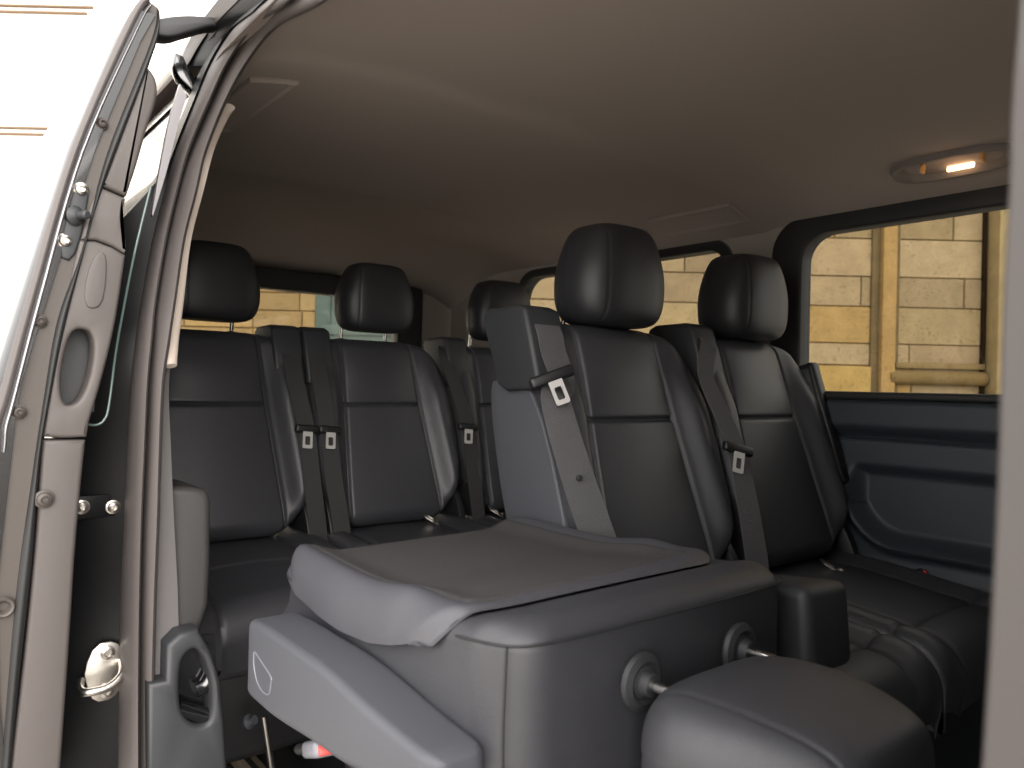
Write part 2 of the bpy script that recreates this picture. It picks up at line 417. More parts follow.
# stitched seams of the folded back
def seam(path, parent, r=.0014): 
    return wpart('stitched_seam', tube_bm(smooth_path(path, 6), r, 6), 'thread', parent, FL)
zt = .727
seam([(XF-.2520, .180, .722), (XF-.2525, .155, .725), (XF-.236, .106, .728), (XF-.18, .089, .729), (XF, .0855, .729), (XF+.18, .089, .729), (XF+.236, .106, .728), (XF+.2525, .17, .725)], fb)
seam([(XF-.241, .1095, .728), (XF-.243, .1095, .64), (XF-.240, .1095, .57)], fb)
# moulded shell on the back of the seat (now on top)
def shell_pt(s, t):
    """s across -1..1, t along 0 (front lip) .. 1 (hinge end)"""
    a = abs(s)
    yf = .155+.050*(s+1)*.5+(.085 if s < 0 else .05)*(1-math.sqrt(max(1-(max(0, a-.66)/.34)**2, 0)))
    yb = .684+.012*s-.07*(1-math.sqrt(max(1-(max(0, a-.70)/.30)**2, 0)))
    y = yf+(yb-yf)*t
    x = (.262-.010*ss(.5, 1, t))*s
    z = .732+.018*ss(.60, .93, a)*ss(0, .3, t)
    z -= .018*ss(.15, .5, t)
    z += .004*ss(.55, 1., t)*ss(.5, .9, a)
    z += .014*(1-ss(0, .2, t))
    qs = max(0, (a-.86)/.14)**2; qf = max(0, 1-t/.07)**2; qb = max(0, (t-.93)/.07)**2
    q = qs+qf+qb
    if q > 0:
        As = z-lerp_tab([(0, .700), (.08, .690), (.16, .681), (.3, .670), (.5, .665), (.7, .666), (1, .674)], t) if s < 0 else .035; Af = .010+.024*ss(-.66, -1, s)
        A = (As*qs+(Af+.010)*qf+.032*qb)/q
        z -= A*(1-math.sqrt(max(1-min(q, 1), 0)))
        e = .252*(1-.072*ss(.14, .26, y))-abs(x)
        ztop = .751-.052*ss(.13, .32, y)
        fl = ztop-.046*(1-ss(-.050, .022, e)) if t < .35 else -1
        if e > 0: fl = max(fl, ztop-(.030-math.sqrt(max(.030**2-max(0, .030-e)**2, 0))))
        z = max(z, fl)
    return Vector((XF+x, y, z))
def nonuni(n, lo, hi): return [lo+(hi-lo)*(.5-.5*math.cos(PI*i/n)) for i in range(n+1)]
def shell_bm():
    rows = [[shell_pt(s, t) for s in nonuni(70, -1, 1)] for t in nonuni(60, 0, 1)]
    low = lambda p: Vector((p.x*1.0, p.y, min(p.z-.012, .70)))
    rows2 = []
    for row in rows: rows2.append([row[0]+Vector((.012, 0, -.003))]+row+[row[-1]+Vector((-.012, 0, -.003))])
    first = [p+Vector((0, .012, -.004)) for p in rows2[0]]; last = [p+Vector((0, -.012, -.01)) for p in rows2[-1]]
    return grid_bm([first]+rows2+[last])
sh = wpart('back_shell', shell_bm(), 'shell', fs, FL); tag(sh, 'grey moulded back shell with raised rim')
def felt_bm():
    rows = [[shell_pt(s, t)+Vector((0, 0, .0018)) for s in [-.845+1.66*i/50 for i in range(51)]] for t in [.075+.875*i/50 for i in range(51)]]
    rows[0] = [p-Vector((0, 0, .004)) for p in rows[0]]; rows[-1] = [p-Vector((0, 0, .004)) for p in rows[-1]]
    for r_ in rows: r_[0] -= Vector((0, 0, .004)); r_[-1] -= Vector((0, 0, .004))
    return grid_bm(rows)
fe = wpart('felt_panel', felt_bm(), 'carpet', sh, FL); tag(fe, 'dark felt panel set into the shell')
# headrest of the folded seat
POST_Y, POST_Z = .09, .664
hb = headrest_bm(); hb.transform(Matrix.Scale(1.07, 4, (1, 0, 0)))
hb.transform(Matrix.Translation(-Vector((0, 0, 1.125))))
hb.transform(Matrix.Rotation(PI/2-.04, 4, 'X'))
hb.transform(Matrix.Translation((XF-.006, .048, POST_Z+.010)))
fh = wpart('headrest', hb, 'leather', fs, FL); tag(fh, 'dark grey headrest pointing forward')
for s in (-1, 1):
    px = XF+.019+s*.0900
    p = wpart('post', cyl_bm((px, .12, POST_Z), (px, 0, POST_Z), .0062), 'chrome', fh, FL); tag(p, 'chrome headrest post')
    wpart('post_guide', lathe_bm([(0, 0), (.030, 0), (.032, .004), (.030, .009), (.023, .0125), (.018, .010), (.014, .012), (.012, .022), (.0, .022)], (px, .090, POST_Z), Vector((0, -1, 0)).to_track_quat('Z', 'Y').to_matrix(), 32), 'plastic', fs, FL)
# belt outlet of the folded seat, on its window side
gb = rbox_bm((-.128, .165, .640), (.120, .165, .122), .018, 4, Matrix.Rotation(.05, 3, 'Y') @ Matrix.Rotation(-.12, 3, 'X'))
wpart('belt_guide', gb, 'plastic', fs, FL)
# armrest on the doorway side
def armrest_bm():
    rows = []
    n = 40
    Y0, LY = .122, .468
    ys = [Y0+LY*(.5-.5*math.cos(PI*i/n)) for i in range(n+1)]
    for y in ys:
        t = (y-Y0)/LY
        zt_ = .634+.022*ss(0, .55, t)-.004*ss(.8, 1, t)
        zb = .590-.030*ss(0, .45, t)-.016*ss(.4, .85, t)
        xi, xo = -.703, -.780+.006*ss(.35, 0, t)
        e = min(t, 1-t)*LY; r = .024
        q = 1 if e > r else math.sqrt(max(1-((r-e)/r)**2, 0))
        zc = (zt_+zb)/2; hz = (zt_-zb)/2*(.55+.45*q); xc = (xi+xo)/2; hx = abs(xi-xo)/2*(.45+.55*q)
        rows.append([(xc+a, y, zc+b) for a, b in [(p[0], p[1]) for p in rrect(-hx, hx, -hz, hz, (.016*q+.002, .008*q+.002, .012*q+.002, .014*q+.002), 6)]])
    return grid_bm(rows, True, True)
fa = wpart('armrest', armrest_bm(), 'plastic_grey', fs, FL); tag(fa, 'long grey armrest along the door side')
cap_path = [on(u, v, x=-.7802) for u, v in [(254, 652), (254, 665), (257, 681), (263, 692), (269, 694), (271, 683), (271, 677), (263, 664), (255, 652)]]
wpart('pivot_cap', tube_bm(smooth_path(cap_path, 5), .0011, 6, up=(1, 0, 0)), 'cap_line', fa, FL)
# cushion and hardware under the folded back
cb = rbox_bm((XF+.03, .45, .452), (.40, .44, .13), .035, 4); wpart('cushion', cb, 'leather', fs, FL)
bs = rbox_bm((XF+.03, .50, .33), (.34, .30, .12), .02)
for sx in (-.18, .18): rbox_bm((XF+sx, .47, .14), (.05, .36, .28), .01, bm=bs)
wpart('seat_base', bs, 'plastic_black', fs, FL)
# ------------------------------------------------------------------ seat belts
def belt(label, group, pts, width, tongue_at, tongue_n, matn='webbing', face=(0, -1, 0), button=None, tscale=1):
    pts = [Vector(p) for p in pts]
    root = thing('seat_belt', label, 'seat belt', tuple(pts[-1]), group)
    sp = smooth_path(pts, 6); f0, f1 = Vector((0, -1, .25)), Vector(face)
    o = belt_bm(sp, width, .0022, lambda i: f0.lerp(f1, ss(.3, 1., i/len(sp)))); shift(o, pts[-1]); from_bm('webbing', o, matn, root)
    tp = Vector(tongue_at); q = Matrix.Rotation(tongue_n[0], 3, 'Z') @ Matrix.Rotation(tongue_n[1], 3, 'Y') @ Matrix.Rotation(tongue_n[2], 3, 'X')
    b = rbox_bm((0, 0, 0), (width*1.35*tscale, .018, .022*tscale), .006, 3); b.transform(q.to_4x4()); b.transform(Matrix.Translation(tp-pts[-1]))
    tg = from_bm('tongue', b, 'plastic_black', root)
    o2 = poly_prism_bm(rrect(-.014*tscale, .014*tscale, -.045*tscale, .004, .004, 3), [rrect(-.0075*tscale, .0075*tscale, -.036*tscale, -.012*tscale, .003, 3)], lambda a, b, d: Vector((a, d, b)), .003)
    o2.transform(Matrix.Translation((0, -.008, -.009*tscale))); o2.transform(q.to_4x4()); o2.transform(Matrix.Translation(tp-pts[-1]))
    lp = from_bm('latch_plate', o2, 'latch', tg); tag(lp, 'chrome latch plate with a slot')
    if button:
        bb = lathe_bm([(0, 0), (.006, 0), (.0055, .003), (0, .004)], Vector(button)-pts[-1], Vector(face).to_track_quat('Z', 'Y').to_matrix(), 16)
        from_bm('stop_button', bb, 'plastic_black', root)
    return root
FC = (-.45, -.85, .05)
belt('pale grey belt on the middle seat beside the folded seat', 'seat belts',
     [(-.166, .677, 1.122), (-.166, .655, 1.092), (-.166, .640, 1.05), (-.168, .612, .995), on(556, 400, y=.573), on(577, 475, y=.535), on(601, 545, y=.505), on(612, 580, y=.49)], .066,
     on(552, 377, y=.572), (-.35, -.35, -.2), 'webbing', FC, on(579, 478, y=.529))
belt('grey belt between the two middle row seats', 'seat belts',
     [(XM+SP-.203, YM-.085, 1.122), (XM+SP-.203, YM-.111, 1.092), on(706, 376, y=.606), on(727, 425, y=.560), on(737, 452, y=.530), on(747, 500, y=.500), on(756, 555, y=.475), on(758, 575, y=.468)], .058,
     on(738, 449, y=.520), (-.3, .25, -.2), 'webbing', (-.35, -.9, .05))
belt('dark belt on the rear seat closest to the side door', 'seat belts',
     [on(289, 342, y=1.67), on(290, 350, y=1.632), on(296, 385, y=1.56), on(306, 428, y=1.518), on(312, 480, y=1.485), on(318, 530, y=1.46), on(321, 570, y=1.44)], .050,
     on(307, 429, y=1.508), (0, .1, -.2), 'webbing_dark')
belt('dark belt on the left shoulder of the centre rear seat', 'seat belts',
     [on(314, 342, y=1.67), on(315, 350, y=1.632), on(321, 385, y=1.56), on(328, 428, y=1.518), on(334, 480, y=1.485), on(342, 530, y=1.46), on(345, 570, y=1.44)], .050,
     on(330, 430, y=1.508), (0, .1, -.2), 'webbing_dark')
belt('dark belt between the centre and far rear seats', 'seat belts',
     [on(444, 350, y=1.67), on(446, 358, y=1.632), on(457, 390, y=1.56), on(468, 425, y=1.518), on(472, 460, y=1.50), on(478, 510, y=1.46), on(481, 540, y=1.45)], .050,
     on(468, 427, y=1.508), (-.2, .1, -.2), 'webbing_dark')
# buckles at the seat cushions
def buckle(label, p, rz, tilt, matn='plastic_black', red=True):
    root = thing('seat_belt_buckle', label, 'buckle', tuple(p), 'seat belt buckles')
    q = (Matrix.Rotation(rz, 4, 'Z') @ Matrix.Rotation(tilt, 4, 'X'))
    b = rbox_bm((0, 0, .03), (.034, .020, .07), .006, 3); b.transform(q); from_bm('housing', b, matn, root)
    if red:
        b = rbox_bm((0, -.002, .066), (.024, .012, .005), .002, 2); b.transform(q); tag(from_bm('release_button', b, 'red', root), 'red release button')
    b = cyl_bm((0, 0, -.10), (0, 0, 0), .007); b.transform(q); from_bm('stalk', b, 'plastic_black', root)
    return root
buckle('black buckle with red button beside the window seat cushion', on(900, 585, x=.755), .4, .9)
buckle('grey buckle with red button under the folded seat armrest', on(316, 748, y=.42), -.2, 1.15, 'white_plastic')
def anchor(label, p, rz):
    root = thing('belt_anchor', label, 'belt anchor', tuple(p), 'belt anchors')
    b = poly_prism_bm(rrect(-.022, .022, -.035, .035, .015, 5), [rrect(-.012, .012, -.008, .022, .006, 4)], lambda a, b_, d: Vector((a, b_*.8, d+.45*b_)), .004, 0)
    b.transform(Matrix.Rotation(rz, 4, 'Z')); from_bm('loop', b, 'steel', root)
    from_bm('bolt', lathe_bm([(0, 0), (.010, 0), (.010, .006), (.006, .009), (0, .009)], (0, -.02, -.006), None, 6), 'steel', root)
    return root
anchor('metal belt anchor loop at the window seat', on(832, 568, y=.47), .6)
anchor('metal belt anchor loop by the centre rear seat', on(432, 520, y=1.47), .9)
anchor('metal belt anchor loop by the far rear seat', on(497, 513, y=1.47), .9)
# ------------------------------------------------------------------ setting: floor, ceiling, walls of the van
struct(from_bm('floor', rbox_bm((0, .55, -.03), (1.72, 4.0, .06), .005), 'floor'))
def head_z(x, y):
    ax = abs(x)/.82
    z = 1.565-.020*ax**2-.075*ax**7
    z += .0050*math.tanh((.775+.02*x-y)/.022)
    z += .006*math.tanh((y-1.62)/.035)-.006
    z += .004*math.tanh((y-.08-.03*x)/.03)-.004
    z -= .13*ss(2.05, 2.46, y)**1.3
    return z
rows = [[Vector((x, y, head_z(x, y))) for x in [-.785+1.605*i/80 for i in range(81)]] for y in [-1.3+3.76*j/260 for j in range(261)]]
up = [[p+Vector((0, 0, .05)) for p in r_] for r_ in rows]
bm = grid_bm(rows); grid_bm(up, bm=bm)
struct(from_bm('ceiling', bm, 'headliner'))
# roof skin and far body
struct(from_bm('roof', rbox_bm((0, .55, 1.66), (1.44, 3.95, .05), .02), 'paint'))
# far side wall: upper lining with two window openings
XW = .82
hole1 = rrect(-.42, .690, .985, 1.425, (.075, .05, .05, .05), 8)
hole2 = rrect(.955, 1.955, 1.03, 1.432, (.10, .06, .06, .06), 8)
h1o = rrect(-.52, .785, .93, 1.480, (.10, .06, .06, .06), 8)
bm = poly_prism_bm([(-1.35, .93), (2.5, .93), (2.5, 1.56), (-1.35, 1.56)], [rrect(-.46, .73, .945, 1.462, (.09, .05, .05, .05), 8), rrect(.938, 1.972, 1.013, 1.449, (.11, .07, .07, .07), 8)], lambda a, b, d: Vector((XW+.012+d, a, b)), .05)
struct(from_bm('wall_right', bm, 'pillar_beige'))
bm = poly_prism_bm(h1o, [hole1], lambda a, b, d: Vector((XW-.012+d, a, b)), .06, .008, 3)
tr = struct(from_bm('trim_1', bm, 'rubber_black'))
h2o = rrect(.930, 1.980, 1.005, 1.457, (.11, .07, .07, .07), 8)
h2i = rrect(.962, 1.948, 1.037, 1.425, (.095, .055, .055, .055), 8)
struct(from_bm('trim_2', poly_prism_bm(h2o, [h2i], lambda a, b, d: Vector((XW+.004+d, a, b)), .056, .003, 2), 'rubber_black'))
def pane(name, out, x, matn='glass'): return struct(from_bm(name, poly_prism_bm(out, [], lambda a, b, d: Vector((x+d, a, b)), .005), matn))
pane('window_1', rrect(-.44, .71, .965, 1.445, .06), .850)
pane('window_2', rrect(.94, 1.97, 1.015, 1.45, .06), .850)
# lower side panel with grab recess and map pocket
def sd_rr(y, z, y0, y1, z0, z1, r):
    cy, cz = (y0+y1)/2, (z0+z1)/2; qy = abs(y-cy)-(y1-y0)/2+r; qz = abs(z-cz)-(z1-z0)/2+r
    return math.hypot(max(qy, 0), max(qz, 0))+min(max(qy, qz), 0)-r
def panel_x(y, z):
    x = .800
    x -= .022*ss(.875, .905, z)*(1-ss(.955, .985, z))          # rounded top band
    x += .016*gs(z-.872, .006)
    d = sd_rr(y, z, -.9, .525, .607, .800, .13 if y > 0 and z < .7 else .02)
    x += .030*(1-ss(-.030, .006, d))
    x -= .022*gs(d-.012, .014)*ss(.80, .74, z)
    x -= .010*(1-ss(.535, .575, z))
    return x
ys = [-1.3+1.2*j/30 for j in range(30)]+[-.1+.75*j/150 for j in range(150)]+[.65+1.8*j/60 for j in range(61)]
zs_ = [.0+.985*i/180 for i in range(181)]
bm = grid_bm([[Vector((panel_x(y, z), y, z)) for y in ys] for z in zs_])
grid_bm([[Vector((.86, y, z)) for y in (-1.3, 2.45)] for z in (0, .985)], bm=bm)
struct(from_bm('wall_right_panel', bm, 'door_trim'))
struct(from_bm('trim_3', rbox_bm((.800, .55, .978), (.045, 3.8, .022), .008), 'rubber_black'))
# rear wall with tailgate window
bm = poly_prism_bm([(-.83, 0), (.83, 0), (.83, 1.60), (-.83, 1.60)], [rrect(-.62, .545, .98, 1.345, .06)], lambda a, b, d: Vector((a, 2.46+d, b)), .05)
struct(from_bm('wall_rear', bm, 'pillar_beige'))
bm = poly_prism_bm(rrect(-.70, .66, .90, 1.425, .04), [rrect(-.63, .535, .98, 1.343, .05)], lambda a, b, d: Vector((a, 2.43+d, b)), .04, .008, 3)
struct(from_bm('trim_4', bm, 'rubber_black'))
struct(from_bm('window_3', poly_prism_bm(rrect(-.65, .57, .96, 1.37, .05), [], lambda a, b, d: Vector((a, 2.475+d, b)), .005), 'glass'))
struct(from_bm('trim_5', rbox_bm((.0, 2.44, 1.442), (.20, .012, .010), .004), 'pillar_beige'))
# near side: rear quarter wall (behind the open door), front pillar, added light-blocking partition
def tx(z): return .10*max(0, (z-1.0)/.5)**1.15          # the body leans in above the waist
bm = grid_bm([[(-.835+tx(z)+o, y, z) for (o, y) in ((0, .90), (0, 2.5), (-.04, 2.5), (-.04, .90))] for z in [.0+.1*i for i in range(16)]], True, True)
struct(from_bm('wall_left', bm, 'paint'))
struct(from_bm('wall_front', rbox_bm((.05, -.66, .8), (1.55, .06, 1.5), .01), 'plastic_black'))  # unseen dark partition added to keep front light off the seats
bm = grid_bm([[(-.84+tx(z)+o, y, z) for (o, y) in ((0, -.43), (0, -1.32), (-.05, -1.32), (-.05, -.43))] for z in [.0+.1*i for i in range(16)]], True, True)
struct(from_bm('wall_left_front', bm, 'paint_jamb'))  # unseen front side, closed to full height without a window to hold light out
# door-opening seal: outer flange band, tube, inner trims, all following the opening's edge
TAB = [(790, 119, 137, 149, 178), (768, 120, 137, 150, 178), (680, 121, 137, 151, 179), (600, 122, 138, 153, 178), (520, 126, 140, 156, 174), (450, 129, 143, 158, 171), (384, 133, 146, 161, 169), (340, 138, 150, 167, 175), (300, 144, 154, 173, 180), (240, 155, 164, 182, 188), (192, 167, 175, 194, 200), (150, 179, 187, 204, 211), (100, 199, 208, 224, 233), (60, 216, 227, 246, 256), (25, 240, 253, 275, 286), (0, 272, 288, 322, 330)]
def on_side(u, v, x0):
    x = x0; p = None
    for _ in range(30):
        p = on(u, v, x=x); x = .5*x+.5*(x0+tx(min(p.z, 1.53)))
    return p
def band(i, j, x0, dx=0):
    A = [on_side(t[i], t[0], x0) for t in TAB]; B = [on_side(t[j], t[0], x0+dx) for t in TAB]
    for L in (A, B):
        q = L[-1].copy()
        L += [Vector((q.x+.004, q.y-.10, q.z+.012)), Vector((q.x+.006, q.y-.3, q.z+.018)), Vector((q.x+.006, -.37, q.z+.014))]
    return smooth_path(A, 6), smooth_path(B, 6)
# tube: circular section between the 3rd and 4th column
A, B = band(2, 3, -.850)
def oval_tube(A, B, k, thick, n=14):
    rows = []
    for a, b in zip(A, B):
        c = (a+b)/2; h = (b-a)/2; nrm = Vector((-1, -.35, 0)).normalized()
        nrm = (nrm-h.normalized()*nrm.dot(h.normalized())).normalized()
        rows.append([c+h*k*math.cos(2*PI*i/n)+nrm*thick*math.sin(2*PI*i/n) for i in range(n)])
    return grid_bm(rows, True, True)
struct(from_bm('trim_6', oval_tube(A, B, 1.08, .012), 'rubber'))
A, B = band(1, 2, -.872)
struct(from_bm('trim_7', oval_tube(A, B, 1.10, .008), 'rubber'))
# extend the opening's lower inner trims
def strip_between(A, B, depth):
    rows = [[a, b, b+depth, a+depth] for a, b in zip(A, B)]
    return grid_bm(rows, True, True)
def sub(i0, i1, ca, cb, xa, xb):
    T = [t for t in TAB if i0 <= t[0] <= i1]
    A = [on_side(t[ca], t[0], xa)+Vector((0, .004, 0)) for t in T]; B = [on(t[cb], t[0], y=a.y+.010) for t, a in zip(T, A)]
    return smooth_path(A, 6), smooth_path(B, 6)
A, B = sub(340, 800, 3, 4, -.846, -.815)
struct(from_bm('trim_8', strip_between(A, B, Vector((.0, .05, 0))), 'trim_grey'))
T2 = [(366, 163, 177), (340, 166, 179), (300, 171, 184), (240, 180.5, 191), (192, 192.5, 203), (150, 203, 214), (120, 214.5, 227), (108, 220, 235)]
A = [on_side(t[1], t[0], -.845)+Vector((0, -.008, 0)) for t in T2]; B = smooth_path([on(t[2], t[0], y=a.y+.006) for t, a in zip(T2, A)], 6); A = smooth_path(A, 6)
struct(from_bm('trim_9', oval_tube(A, B, 1.0, .006), 'cream'))
# black door rebate of the body between the seal and the outside (faces the door's edge)
A = smooth_path([on_side(t[1]+6, t[0], -.868) for t in TAB], 6)
rows = []
for p in A:
    wd = .10*(1-.85*ss(1.12, 1.36, p.z)); q = Vector((p.x-wd, p.y+wd*.45, p.z)); rows.append([p+Vector((0, .01, 0)), q, q+Vector((0, .05, 0)), p+Vector((.02, .06, 0))])
struct(from_bm('door_rebate', grid_bm(rows, True, True), 'paint_jamb'))
# lower pillar trim: rounded box and, below it, a moulded piece with a glossy pocket
def yplate(pix, y, depth, bev=.005, holes=(), smooth=0, seg=3):
    f = lambda L: [(p.x, p.z) for p in (on(u, v, y=y) for u, v in L)]
    out = f(pix)
    if smooth: out = chaikin(out, smooth)
    return poly_prism_bm(out, [chaikin(f(h), 2) for h in holes], lambda a, b, d: Vector((a, y+d, b)), depth, bev, seg)
bm = yplate([(160, 486), (196, 488), (208, 491), (212, 500), (212, 560), (210, 605), (203, 628), (196, 650), (160, 650)], .825, .16, .014, smooth=0, seg=5)
struct(from_bm('pillar_trim', bm, 'pillar_box'))
po = [(148, 684), (166, 681), (167, 646), (180, 634), (199, 630), (212, 652), (221, 680), (225, 722), (228, 770), (232, 830), (146, 830)]
ph = [(180, 672), (184, 656), (196, 647), (207, 662), (213, 690), (212, 722), (200, 727), (188, 722), (180, 708)]
ch = thing('pillar_pocket', 'dark moulded trim piece with a glossy pocket, at the foot of the door pillar', 'trim', tuple(on(200, 768, y=.79)))
L0 = Vector(ch.location)
bm = yplate(po, .775, .05, .008, holes=[ph], seg=3); shift(bm, L0); from_bm('casing', bm, 'plastic', ch)
bm = yplate([(172, 635), (216, 635), (216, 735), (172, 735)], .815, .01, 0); shift(bm, L0); from_bm('pocket_wall', bm, 'paint', ch)
A_ = [on(u, v, y=.795) for u, v in ((176, 709), (190, 713), (214, 719))]
bm = tube_bm(A_, .014, 14); shift(bm, L0); from_bm('pocket_ledge', bm, 'paint', ch)
A_ = [on(u, v, y=.805) for u, v in ((196, 690), (206, 684), (214, 668))]
bm = tube_bm(smooth_path(A_, 5), .013, 14); shift(bm, L0); from_bm('pocket_rib', bm, 'paint', ch)
# striker and bolts on the rebate
sk = on(104, 672, y=.862)
st = thing('door_striker', 'bare metal door striker plate bolted to the black jamb', 'striker', tuple(sk))
b = poly_prism_bm(chaikin([(-.034, .012), (-.016, .056), (.020, .056), (.036, .03), (.036, -.03), (.018, -.056), (-.016, -.056), (-.030, -.02)], 1), [], lambda a, b_, d: Vector((a*.82, d, b_*.82)), .006, .002, 2)
pl = from_bm('plate', b, 'steel', st)
for zz in (.030, -.030): from_bm('bolt', lathe_bm([(0, 0), (.0105, 0), (.0105, .004), (.006, .006), (.005, .003), (0, .003)], (.004, 0, zz), Vector((0, -1, 0)).to_track_quat('Z', 'Y').to_matrix(), 20), 'steel', pl)
from_bm('hook', tube_bm(smooth_path([(.026, 0, .012), (.02, -.026, .0), (.0, -.036, -.012), (-.030, -.034, -.014), (-.036, -.018, -.012), (-.032, 0, -.006)], 6), .0062, 10), 'steel', st)
def bolt(label, p, r=.009, matn='steel', parent=None, group='bolts on the black door jamb'):
    b = lathe_bm([(0, 0), (r*1.3, 0), (r*1.3, .002), (r, .003), (r*.9, .007), (r*.5, .009), (r*.4, .005), (0, .005)], (0, 0, 0), Vector((0, -1, 0)).to_track_quat('Z', 'Y').to_matrix(), 18)
    if parent is not None:
        shift(b, Vector(parent.location)-Vector(p)); return from_bm('bolt', b, matn, parent)
    o = from_bm('bolt', b, matn); o.location = p; return tag(o, label, 'bolt', group)
hb_ = thing('bracket', 'black bracket strip with two bolt heads on the jamb above the striker', 'bracket', tuple(on(100, 507, y=.868)))
b = poly_prism_bm([(-.06, -.018), (.032, -.016), (.032, .020), (-.06, .018)], [], lambda a, b_, d: Vector((a, d, b_)), .006, .002)
from_bm('plate', b, 'paint_jamb', hb_)
for u in (113, 82): bolt(None, on(u, 507, y=.866), .0085, 'steel', hb_)
# ------------------------------------------------------------------ sliding door (slid open beside the body)
YD = .74
DO = Vector((-1.0, 1.3, .36))
sd = thing('sliding_door', 'black sliding van door standing open, its edge towards the camera', 'door', tuple(DO))
def dplate(name, pix, depth, material, parent=sd, y=YD, bev=.004, smooth=0, holes=(), seg=3):
    out = [(p.x, p.z) for p in (on(u, v, y=y) for u, v in pix)]
    if smooth: out = chaikin(out, smooth)
    hs = [chaikin([(p.x, p.z) for p in (on(u, v, y=y) for u, v in h)], 2) for h in holes]
    bm = poly_prism_bm(out, hs, lambda a, b, d: Vector((a, y+d, b)), depth, bev, seg); shift(bm, DO); return from_bm(name, bm, material, parent)
def spx(tab, n=6): return [(p.x, p.y) for p in smooth_path([(a, b, 0) for a, b in tab], n)]
e_strip_l = [(146, -6), (126, 22), (70, 152), (28, 292), (0, 390), (-20, 470), (-60, 768), (-64, 800)]
e_strip_m = [(150, 2), (135, 24), (79, 152), (37, 295), (11, 395), (-8, 470), (-48, 768), (-52, 800)]
e_strip_r = [(153, 10), (143, 28), (90, 152), (49, 297), (22, 400), (3, 470), (-36, 768), (-40, 800)]
e_plate_r = [(158, 8), (152, 40), (108, 152), (82, 250), (58, 320), (44, 400), (32, 480), (16, 600), (2, 768), (0, 800)]
e_seal_r = [(160, 20), (155, 48), (116, 152), (97, 205), (82, 260), (64, 330), (50, 400), (40, 460), (32, 560), (18, 690), (11, 768), (10, 800)]
# outer skin: long painted panel running back along the body
zc = [.33, .42, .55, .70, .85, .93, .97, 1.0, 1.1, 1.2, 1.3, 1.4, 1.47, 1.515]
def skin_x(z): return lerp_tab([(.33, -1.04), (.45, -1.075), (.7, -1.085), (.96, -1.066), (1.29, -.986), (1.5, -.918), (1.52, -.905)], z)
def bow_x(y): return -.012*ss(.74, 1.2, y)+.014*ss(1.5, 2.0, y)
ylist = [YD+.0, YD+.01, .80, .9, 1.0, 1.15, 1.3, 1.5, 1.7, 1.85, 1.93]
outer = [[Vector((skin_x(z)+bow_x(y)+(.008 if y < YD+.005 else 0), y, z)) for y in ylist] for z in zc]
inner = [[Vector((skin_x(z)+.03, y, z)) for y in ylist] for z in zc]
bm = grid_bm([list(o)+list(reversed(i)) for o, i in zip(outer, inner)], True, True); shift(bm, DO)
tag(from_bm('outer_skin', bm, 'paint', sd), 'glossy black outer skin')
# strips down the edge
def swept_strip(name, L, R, y0, depth, material, crown=0):
    A = smooth_path([on(u, v, y=y0) for u, v in L], 6); B = smooth_path([on(u, v, y=y0) for u, v in R], 6)
    n = min(len(A), len(B)); A = [A[round(i*(len(A)-1)/(n-1))] for i in range(n)]; B = [B[round(i*(len(B)-1)/(n-1))] for i in range(n)]
    rows = []
    for a, b in zip(A, B):
        row = [a+(b-a)*t+Vector((0, -crown*math.sin(PI*t), 0)) for t in [k/8 for k in range(9)]]
        row += [b+Vector((0, depth, 0)), a+Vector((0, depth, 0))]
        rows.append(row)
    bm = grid_bm(rows, True, True); shift(bm, DO); return from_bm(name, bm, material, sd)
swept_strip('edge_seal', e_strip_l, e_strip_m, YD-.004, .05, 'rubber', .006)
e_chr = [(150, 4), (137, 26), (80, 152), (38, 296), (12, 396), (4, 425), (3, 440), (2, 452)]
e_chr2 = [(151.5, 7), (139.5, 27.3), (84.5, 152), (43, 297), (16.5, 398), (8.5, 428), (7, 441), (5.5, 452)]
tag(swept_strip('bright_strip', e_chr, e_chr2, YD-.008, .02, 'silver', .003), 'bright silver strip down the door edge')
swept_strip('edge_panel', e_strip_m, e_plate_r, YD+.004, .05, 'edge_metal')
swept_strip('inner_seal', e_plate_r, e_seal_r, YD-.002, .05, 'rubber_black', .004)
# inner trim: upper cover, grip section, lower cover
upper = spx([(141, 74), (122, 128), (107, 170), (100, 184)])+spx([(101, 186), (112, 190), (126, 196)])+spx([(127, 195), (137, 165), (147, 130), (155, 106), (158, 90), (155, 76), (148, 67), (142, 70)])[:-1]
dplate('upper_cover', upper, .05, 'cover', bev=.006)
mid = spx([(99, 186), (90, 205), (80, 240)])+spx([(96, 240), (112, 246), (125, 254)])+spx([(127, 246), (124, 225), (124, 210), (126, 198)])
dplate('grip_cover', mid, .05, 'cover', bev=.005)
grip = spx([(79, 240), (70, 280), (60, 330), (50, 390), (43, 435)])+spx([(43, 437), (65, 438), (87, 437)])+spx([(90, 420), (104, 372), (116, 320), (126, 255)])+spx([(112, 247), (96, 241)])
hole = [(82, 328), (92, 332), (95, 350), (90, 380), (80, 402), (68, 407), (62, 400), (60, 380), (65, 350), (72, 331)]
pocket = [(98, 250), (104, 252), (107, 275), (103, 305), (92, 312), (84, 308), (84, 280), (90, 256)]
dplate('door_grip', grip, .045, 'cover', bev=.005, holes=[hole])
dplate('grip_recess', [(98, 250), (107, 254), (106, 285), (101, 308), (84, 308), (86, 275)], .004, 'cover', y=YD-.003, bev=.0015, smooth=2)
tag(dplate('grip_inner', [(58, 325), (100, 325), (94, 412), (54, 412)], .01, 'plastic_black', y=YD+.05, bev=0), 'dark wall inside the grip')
low = spx([(43, 440), (40, 480), (36, 540), (24, 660), (11, 768), (9, 800)])+spx([(58, 800), (61, 768), (70, 640), (75, 560), (80, 500), (86, 440)])
dplate('lower_cover', low, .05, 'cover', bev=.006)
